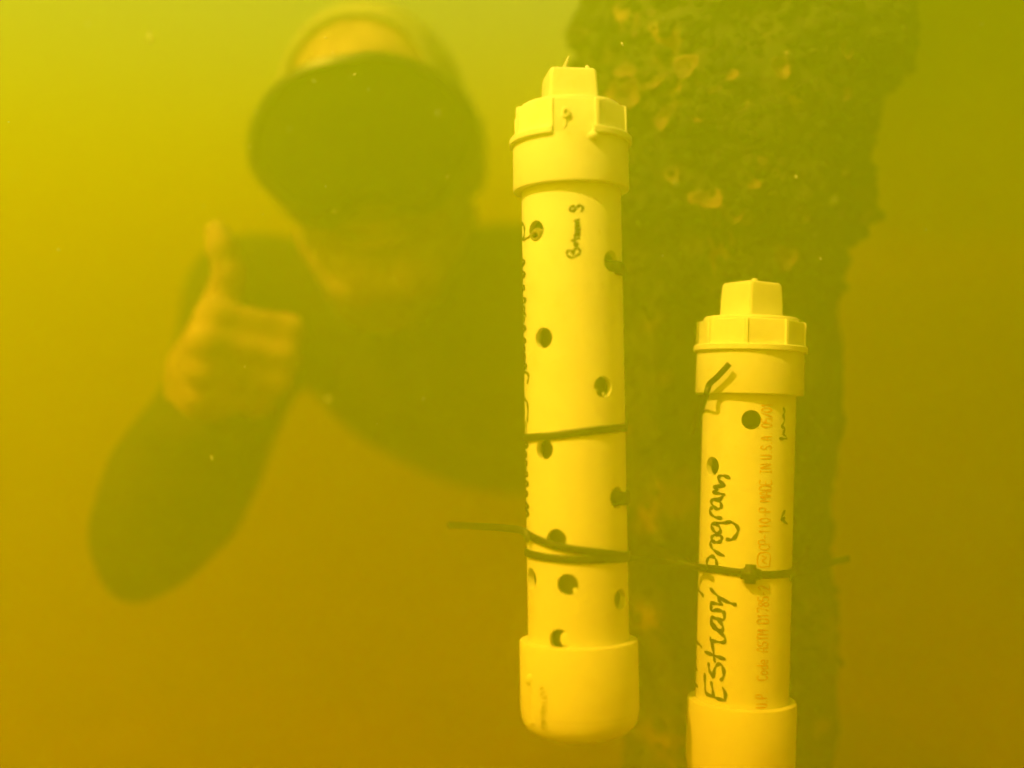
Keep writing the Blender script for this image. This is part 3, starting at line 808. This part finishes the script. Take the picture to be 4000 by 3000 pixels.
through_tie('upper black strap threaded out of a right hole of the taller tube', 1058, 47, 14)
through_tie('lower black strap threaded out of a right hole of the taller tube', 1938, 50, 8)
def loose_end():
    root = empty('cable_tie'); tag(root, 'bent loose black cable tie end lying over the coupling of the shorter tube', 'cable tie', 'black cable ties round the tubes and piling')
    pts = [P(x, y, d * KB) for x, y, d in ((2700, 1700, 0.800), (2735, 1612, 0.775), (2757, 1545, 0.7485), (2766, 1512, 0.7475), (2775, 1496, 0.7460), (2800, 1474, 0.7425), (2830, 1442, 0.7395), (2849, 1421, 0.7385))]
    root.location = pts[0]
    pp = catmull([np.array(p) for p in pts], 6)
    vs, fs = sweep([Vector(p) - pts[0] for p in pp], [Vector((-0.35, -1, 0.1))] * len(pp), 0.0035, 0.0013)
    link('strap', mesh('strap', vs, fs), M_TIE, root)
loose_end()

# ------------------------------------------------------------------ the diver: signed-distance shapes meshed as one surface each
class Field:
    def __init__(s, ax, ay, az, big=0.06):
        s.ax, s.ay, s.az = ax, ay, az; s.v = np.full((len(ax), len(ay), len(az)), big, np.float32)
    def win(s, lo, hi):
        sl = []
        for a, l, h in zip((s.ax, s.ay, s.az), lo, hi):
            i0, i1 = np.searchsorted(a, l), np.searchsorted(a, h); sl.append(slice(max(i0 - 1, 0), min(i1 + 1, len(a))))
        return tuple(sl)
    def pts(s, sl):
        return np.meshgrid(s.ax[sl[0]], s.ay[sl[1]], s.az[sl[2]], indexing='ij')
    def put(s, sl, d, k, mode='add'):
        if d.size == 0: return
        a = s.v[sl]
        if mode == 'add':
            h = np.clip(0.5 + 0.5 * (a - d) / k, 0, 1); s.v[sl] = a * (1 - h) + d * h - k * h * (1 - h)
        else:
            h = np.clip(0.5 - 0.5 * (a + d) / k, 0, 1); s.v[sl] = a * (1 - h) - d * h + k * h * (1 - h)
    def cone(s, a, b, ra, rb, k=0.008, mode='add'):
        a, b = np.array(a, float), np.array(b, float); m = max(ra, rb) + 0.05
        sl = s.win(np.minimum(a, b) - m, np.maximum(a, b) + m); X, Y, Zz = s.pts(sl)
        ab = b - a; t = np.clip(((X - a[0]) * ab[0] + (Y - a[1]) * ab[1] + (Zz - a[2]) * ab[2]) / (ab @ ab + 1e-12), 0, 1)
        d = np.sqrt((X - a[0] - t*ab[0])**2 + (Y - a[1] - t*ab[1])**2 + (Zz - a[2] - t*ab[2])**2) - (ra + (rb - ra) * t)
        s.put(sl, d, k, mode)
    def chain(s, pts, rs, k=0.006):
        for i in range(len(pts) - 1): s.cone(pts[i], pts[i+1], rs[i], rs[i+1], k)
    def ell(s, c, r, M=None, k=0.012, mode='add'):
        c = np.array(c, float); r = np.array(r, float); m = r.max() + 0.05
        sl = s.win(c - m, c + m); X, Y, Zz = s.pts(sl); q = [X - c[0], Y - c[1], Zz - c[2]]
        if M is not None: q = [M[0][i]*q[0] + M[1][i]*q[1] + M[2][i]*q[2] for i in range(3)]      # columns of M are the local axes
        k0 = np.sqrt((q[0]/r[0])**2 + (q[1]/r[1])**2 + (q[2]/r[2])**2) + 1e-9
        k1 = np.sqrt((q[0]/r[0]**2)**2 + (q[1]/r[1]**2)**2 + (q[2]/r[2]**2)**2) + 1e-9
        s.put(sl, k0 * (k0 - 1) / k1, k, mode)
    def mesh(s, name):
        v = s.v; ins = v < 0
        nx, ny, nz = v.shape
        cnt = np.zeros((nx-1, ny-1, nz-1), np.uint8)
        for i in (0, 1):
            for j in (0, 1):
                for k in (0, 1): cnt += ins[i:nx-1+i, j:ny-1+j, k:nz-1+k]
        act = (cnt > 0) & (cnt < 8); idx = np.argwhere(act); ids = np.full(act.shape, -1, np.int64); ids[act] = np.arange(len(idx))
        acc = np.zeros((len(idx), 3)); num = np.zeros(len(idx))
        C = [np.array(a) for a in (s.ax, s.ay, s.az)]
        corner = [(i, j, k) for i in (0, 1) for j in (0, 1) for k in (0, 1)]
        def coord(off): return np.column_stack([C[d][idx[:, d] + off[d]] for d in range(3)])
        for a in range(8):
            for b in range(a + 1, 8):
                o1, o2 = corner[a], corner[b]
                if sum(abs(o1[d] - o2[d]) for d in range(3)) != 1: continue
                v1 = v[idx[:, 0]+o1[0], idx[:, 1]+o1[1], idx[:, 2]+o1[2]]; v2 = v[idx[:, 0]+o2[0], idx[:, 1]+o2[1], idx[:, 2]+o2[2]]
                m = (v1 < 0) != (v2 < 0); t = np.where(m, v1 / np.where(m, v1 - v2, 1), 0)[:, None]
                p = coord(o1) * (1 - t) + coord(o2) * t
                acc += np.where(m[:, None], p, 0); num += m
        verts = acc / num[:, None]
        faces = []
        for d in range(3):
            sl0 = [slice(None)] * 3; sl1 = [slice(None)] * 3; sl0[d] = slice(0, -1); sl1[d] = slice(1, None)
            a, b = ins[tuple(sl0)], ins[tuple(sl1)]; E = np.argwhere(a != b); flip = a[E[:, 0], E[:, 1], E[:, 2]]
            e1, e2 = (d + 1) % 3, (d + 2) % 3
            ok = (E[:, e1] > 0) & (E[:, e2] > 0) & (E[:, e1] < v.shape[e1] - 1) & (E[:, e2] < v.shape[e2] - 1)
            E, flip = E[ok], flip[ok]; q = []
            for o1, o2 in ((-1, -1), (0, -1), (0, 0), (-1, 0)):
                F = E.copy(); F[:, e1] += o1; F[:, e2] += o2; q.append(ids[F[:, 0], F[:, 1], F[:, 2]])
            q = np.stack(q, 1); q[~flip] = q[~flip][:, ::-1]; faces.append(q)
        f = np.concatenate(faces); f = f[(f >= 0).all(1)]
        me = bpy.data.meshes.new(name); me.vertices.add(len(verts)); me.vertices.foreach_set('co', verts.astype(np.float32).ravel())
        me.loops.add(f.size); me.loops.foreach_set('vertex_index', f.ravel().astype(np.int32))
        me.polygons.add(len(f)); me.polygons.foreach_set('loop_start', np.arange(0, f.size, 4, dtype=np.int32)); me.polygons.foreach_set('loop_total', np.full(len(f), 4, np.int32))
        me.update(calc_edges=True); me.validate()
        return me

def diver():
    root = empty('person', Matrix.Identity(4))
    tag(root, 'diver in a dark hooded wetsuit and mask giving a thumbs up', 'person')
    # head frame: columns image-right, away from the camera (back), up
    HC = np.array([-0.112, 0.972, 0.186])
    HM = (Matrix.Rotation(R(-8), 3, 'Y') @ Matrix.Rotation(R(-1), 3, 'Z') @ Matrix.Rotation(R(3), 3, 'X'))
    HMn = np.array(HM)
    def H(x, f, z): return HC + HMn @ np.array([x, -f, z])          # f: forward, towards the camera
    st = 0.003
    ax = np.arange(-0.44, 0.40, st); az = np.arange(-0.36, 0.36, st)
    ay = np.concatenate([np.arange(0.76, 1.12, st), np.arange(1.12, 2.62, 0.010)])
    V = lambda *a: np.array(P(*a))
    sh_r, el_r, wr_r = np.array([-0.225, 1.03, 0.068]), V(600, 2075, 0.93), V(800, 1625, 0.905)
    sh_l, el_l, wr_l = np.array([0.215, 1.07, 0.055]), np.array([0.27, 1.33, -0.02]), np.array([0.245, 1.56, -0.06])
    def torso(F, g):
        F.ell((0.0, 1.10, 0.028), (0.185 + g, 0.175, 0.110 + g), k=0.03)
        F.cone((0.0, 1.15, 0.02), (0.01, 1.50, -0.01), 0.115 + g, 0.100 + g, 0.05)
        F.cone(H(0, -0.035, -0.10), (-0.04, 1.10, 0.045), 0.055 + g, 0.075 + g, 0.03)
        F.cone((-0.09, 1.04, 0.065), sh_r, 0.055 + g, 0.052 + g, 0.04); F.cone((0.06, 1.06, 0.06), sh_l, 0.055 + g, 0.052 + g, 0.04)
        F.chain([sh_r, el_r + np.array([0.02, 0.03, 0.02])], [0.055 + g, 0.038 + g], 0.02)
        F.chain([sh_l, el_l], [0.052 + g, 0.042 + g], 0.02)
        for sx in (-1, 1):
            F.chain([np.array([sx*0.075, 1.48, -0.015]), np.array([sx*0.10, 1.93, -0.05]), np.array([sx*0.11, 2.33, -0.02])], [0.080 + g, 0.055 + g, 0.036 + g], 0.03)
    # --- body (skin)
    B = Field(ax, ay, az)
    torso(B, 0.0)
    B.chain([el_r, (el_r * 0.6 + wr_r * 0.4), wr_r], [0.031, 0.038, 0.027], 0.012); B.chain([el_l, wr_l], [0.040, 0.026], 0.012)
    for sx in (-1, 1): B.chain([np.array([sx*0.11, 2.33, -0.02]), np.array([sx*0.115, 2.40, -0.10])], [0.034, 0.022], 0.01)
    # head
    B.ell(H(0, -0.018, 0.040), (0.074, 0.094, 0.086), HMn, 0.02)
    B.ell(H(0, 0.028, -0.035), (0.060, 0.060, 0.082), HMn, 0.025)
    B.cone(H(-0.016, 0.070, -0.102), H(0.016, 0.070, -0.102), 0.019, 0.019, 0.02)
    for sx in (-1, 1):
        B.ell(H(sx*0.042, 0.052, -0.030), (0.026, 0.026, 0.026), HMn, 0.02)
        B.cone(H(sx*0.056, 0.005, -0.055), H(sx*0.030, 0.055, -0.100), 0.020, 0.017, 0.02)
        B.ell(H(sx*0.031, 0.074, 0.012), (0.013, 0.012, 0.012), HMn, 0.006)                          # eyes
        B.cone(H(sx*0.012, 0.088, 0.030), H(sx*0.045, 0.074, 0.030), 0.009, 0.008, 0.012)            # brows
        B.ell(H(sx*0.075, -0.015, 0.000), (0.008, 0.020, 0.030), HMn, 0.008)                         # ears
        B.ell(H(sx*0.011, 0.095, -0.030), (0.009, 0.010, 0.008), HMn, 0.006)                         # nostrils
    B.cone(H(0, 0.084, 0.020), H(0, 0.101, -0.026), 0.008, 0.012, 0.010)                             # nose
    # a broad smile: lips, the line between them, the creases beside
    lipx = np.linspace(-0.032, 0.032, 7)
    def lip(x, dz): return H(x, 0.0905 - 14 * x * x, -0.0665 + dz + 9 * x * x)
    B.chain([lip(x, 0.0045) for x in lipx], [0.003, .0048, .0052, .0048, .0052, .0048, 0.003], 0.005)
    B.chain([lip(x, -0.0085) for x in lipx], [0.003, .0052, .0062, .0066, .0062, .0052, 0.003], 0.005)
    for i in range(6): B.cone(lip(lipx[i], -0.0015) + HMn @ np.array([0, -0.004, 0]), lip(lipx[i+1], -0.0015) + HMn @ np.array([0, -0.004, 0]), 0.0034, 0.0034, 0.003, 'sub')
    for sx in (-1, 1): B.cone(H(sx*0.024, 0.098, -0.042), H(sx*0.040, 0.082, -0.072), 0.0030, 0.0022, 0.008, 'sub')
    # raised fist: back of the hand, four curled fingers, upright thumb
    mcp = [V(842, 1238, .850), V(812, 1345, .843), V(806, 1450, .847), V(812, 1545, .858)]
    pip = [V(1128, 1290, .872), V(1112, 1388, .868), V(1082, 1482, .870), V(1018, 1568, .874)]
    dip = [V(1085, 1345, .896), V(1070, 1432, .894), V(1042, 1518, .896), V(985, 1598, .896)]
    tip = [V(975, 1345, .892), V(955, 1430, .892), V(945, 1515, .892), V(915, 1590, .894)]
    for a, b, c, d, r in zip(mcp, pip, dip, tip, (.0108, .0110, .0104, .0092)):
        B.cone(wr_r, a, .019, .0125, 0.010)
        B.cone(a + np.array([0.0, -0.001, 0]), b, r * 1.14, r * 1.04, 0.009); B.cone(b, c, r * 1.04, r * .95, 0.007); B.cone(c, d, r * .92, r * .82, 0.003)
        B.ell(a + np.array([-0.002, -0.003, 0]), (r * 1.15, r * 1.1, r * 1.1), k=0.004)
    B.cone(V(738, 1450, .895), V(795, 1400, .86), .016, .015, 0.012)                                 # heel of the thumb, back of the hand
    B.cone(V(760, 1570, .90), V(742, 1450, .89), .020, .017, 0.012)
    B.cone(V(900, 1420, .872), V(850, 1520, .88), .022, .020, 0.012)                                 # palm inside the fist
    B.chain([V(760, 1400, .885), V(862, 1195, .868), V(898, 1060, .862), V(868, 960, .858), V(845, 905, .856)], [.017, .0140, .0118, .0112, .0088], 0.005)
    # relaxed other hand, trailing behind
    for i, (dx, ln) in enumerate(((-.03, .075), (-.01, .085), (.01, .08), (.028, .062))):
        k0 = wr_l + np.array([dx * .5, .02, 0]); k1 = wr_l + np.array([dx, .085, -.005]); k2 = k1 + np.array([dx * .15, ln * .55, -.018]); k3 = k2 + np.array([0, ln * .35, -.026])
        B.cone(k0, k1, .016, .012, .008); B.chain([k1, k2, k3], [.0105, .0095, .008], .003)
    B.chain([wr_l + np.array([-.015, .02, 0]), wr_l + np.array([-.05, .05, -.01]), wr_l + np.array([-.06, .09, -.02])], [.014, .012, .0095], .005)
    body = link('body', B.mesh('body'), M_SKIN, root)
    # --- wetsuit over torso, arms and legs
    S = Field(ax, ay, az); torso(S, 0.006)
    S.chain([el_r, (el_r * 0.6 + wr_r * 0.4), V(822, 1660, 0.91)], [0.038, 0.046, 0.042], 0.02)
    S.cone(el_r, V(525, 2245, 0.93), 0.036, 0.020, 0.016)
    S.cone(el_r + np.array([-0.004, 0, -0.002]), el_r * 0.7 + sh_r * 0.3, 0.040, 0.048, 0.03)
    S.chain([el_l, wr_l], [0.046, 0.033], 0.02)
    for q, rr in ((0.25, .0445), (0.42, .0470), (0.6, .0455), (0.78, .0425)):                            # soft creases round the sleeve
        c = el_r * (1 - q) + wr_r * q; S.ell(c + np.array([0.004, -0.012, 0.004]), (rr * 0.95, rr * 0.92, 0.010), k=0.012)
    link('wetsuit', S.mesh('wetsuit'), M_SUIT, root)
    # --- hood, open over the face
    Hd = Field(ax, ay[ay < 1.2], az)
    Hd.ell(H(0, -0.018, 0.041), (0.0800, 0.0990, 0.0920), HMn, 0.02); Hd.ell(H(0, 0.020, -0.035), (0.070, 0.064, 0.088), HMn, 0.03)
    Hd.cone(H(0, 0.03, -0.105), H(0, -0.03, -0.11), 0.034, 0.058, 0.03)
    Hd.cone(H(0, -0.030, -0.085), (-0.07, 1.05, 0.05), 0.066, 0.085, 0.03)
    for sx in (-1, 1): Hd.ell(H(sx*0.078, -0.012, 0.0), (0.012, 0.028, 0.036), HMn, 0.02)
    Hd.ell(H(0.0, 0.105, -0.018), (0.070, 0.108, 0.104), HMn, 0.006, 'sub')
    Hd.ell(H(-0.008, 0.10, 0.058), (0.064, 0.094, 0.056), HMn, 0.014, 'sub')
    # hollow so that it is a shell over the head
    Hd.ell(H(0, -0.018, 0.040), (0.0765, 0.0965, 0.0885), HMn, 0.002, 'sub')
    link('hood', Hd.mesh('hood'), M_HOOD, root)
    # --- mask: skirt, frame, lens, strap
    out = [(0.0, .062), (.022, .0615), (.045, .056), (.066, .045), (.084, .026), (.091, .002), (.084, -.018), (.069, -.036), (.054, -.052), (.039, -.059), (.025, -.055), (.011, -.047), (0, -.0445)]
    full = out + [(-x, z) for x, z in out[-2:0:-1]]
    ol = [np.array(p) for p in catmull([np.array([x, z]) for x, z in full], 4, True)]
    MF = 0.016
    def ring(sc, f, zc=0.004, curv=4.2, grow=0.0, fz=0.0):
        r = []
        for q in ol:
            x, z = q[0] * sc, zc + (q[1] - zc) * sc
            if grow: x *= 1 + grow
            r.append(tuple(H(x, f + MF - curv * x * x + fz * z, z)))
        return r
    def skin(rings, caps=(False, False)):
        n = len(rings[0]); vs = [v for r in rings for v in r]; fs = []
        for j in range(len(rings) - 1):
            for k in range(n): fs.append((j*n+k, j*n+(k+1) % n, (j+1)*n+(k+1) % n, (j+1)*n+k))
        if caps[0]: fs.append(tuple(range(n - 1, -1, -1)))
        if caps[1]: fs.append(tuple((len(rings)-1)*n + k for k in range(n)))
        return vs, fs
    mk = empty('dive_mask'); mk.parent = root
    vs, fs = skin([ring(.93, .050, curv=6.5), ring(1.0, .078, curv=6.5), ring(1.01, .086, curv=6.0), ring(.97, .096, curv=5.0), ring(.955, .104, curv=4.4), ring(.90, .104, curv=4.4), ring(.90, .086, curv=5)])
    sk = link('skirt', mesh('skirt', vs, fs), M_RUBBER, mk)
    vs, fs = skin([ring(.965, .100, curv=4.6), ring(.975, .106, curv=4.4), ring(.955, .112, curv=4.2), ring(.86, .114, curv=4.0), ring(.845, .111, curv=4.0), ring(.845, .102, curv=4.4)])
    fr = link('frame', mesh('frame', vs, fs), M_RUBBER, mk); autosharp(fr.data, 40)
    lens = []
    for sc in (.85, .6, .35, .12): lens.append(ring(sc, .1095 + (.85 - sc) * .002, curv=4.0))
    vs, fs = skin(lens, (False, True)); link('lens', mesh('lens', vs, fs), M_GLASS, mk)
    path, nor = [], []
    for a in np.linspace(-100, 100, 40):
        x, f = 0.090 * math.sin(R(a)), -0.020 - 0.106 * math.cos(R(a))
        path.append(Vector(H(x, f, 0.012 + 0.012 * math.cos(R(a))))); nor.append(Vector(HMn @ np.array([math.sin(R(a)), math.cos(R(a)), 0])))
    vs, fs = sweep(path, nor, 0.026, 0.003); link('strap', mesh('strap', vs, fs), M_RUBBER, mk)
diver()

# ------------------------------------------------------------------ drifting specks of silt, uncounted
def specks():
    vs, fs = [], []; rg = random.Random(23)
    known = [(1385, 290, 7), (1272, 148, 6), (1300, 206, 5), (1226, 316, 6), (1710, 440, 7), (585, 148, 14), (1280, 1557, 13), (828, 1789, 8), (1655, 1557, 6), (1000, 438, 5), (1272, 728, 4), (1748, 690, 5),
             (2430, 172, 8), (3110, 690, 7), (1440, 348, 5), (1540, 1090, 4), (1360, 1170, 4), (975, 572, 4), (228, 975, 6), (2640, 715, 7), (3205, 1010, 5), (1130, 505, 5)]
    for px, py, s in known:
        d = rg.uniform(0.60, 0.70)
        blob_verts(vs, fs, P(px, py, d), s / FPX * d * 0.85, px, 1, 0.3, (1.5, 1, 0.7), Matrix.Rotation(rg.uniform(0, 3), 3, 'Y'))
    for i in range(340):
        d = rg.uniform(0.45, 1.1); px, py = rg.uniform(-300, 4300), rg.uniform(-200, 3200)
        blob_verts(vs, fs, P(px, py, d), 0.00012 + 0.0005 * rg.random() ** 3, i, 1, 0.3, (1.6, 1, 0.7), Matrix.Rotation(rg.uniform(0, 3), 3, 'Y'))
    for i in range(46):                              # a few close to the lens, far out of focus
        d = rg.uniform(0.26, 0.46)
        blob_verts(vs, fs, P(rg.uniform(0, 4000), rg.uniform(0, 3000), d), rg.uniform(0.0002, 0.00055), 900 + i, 1, 0.3, (1.5, 1, 0.8), Matrix.Rotation(rg.uniform(0, 3), 3, 'Y'))
    o = link('silt_specks', mesh('silt_specks', vs, fs), M_SPECK)
    tag(o, 'fine pale specks of silt drifting in the murky water', 'silt', kind='stuff')
specks()
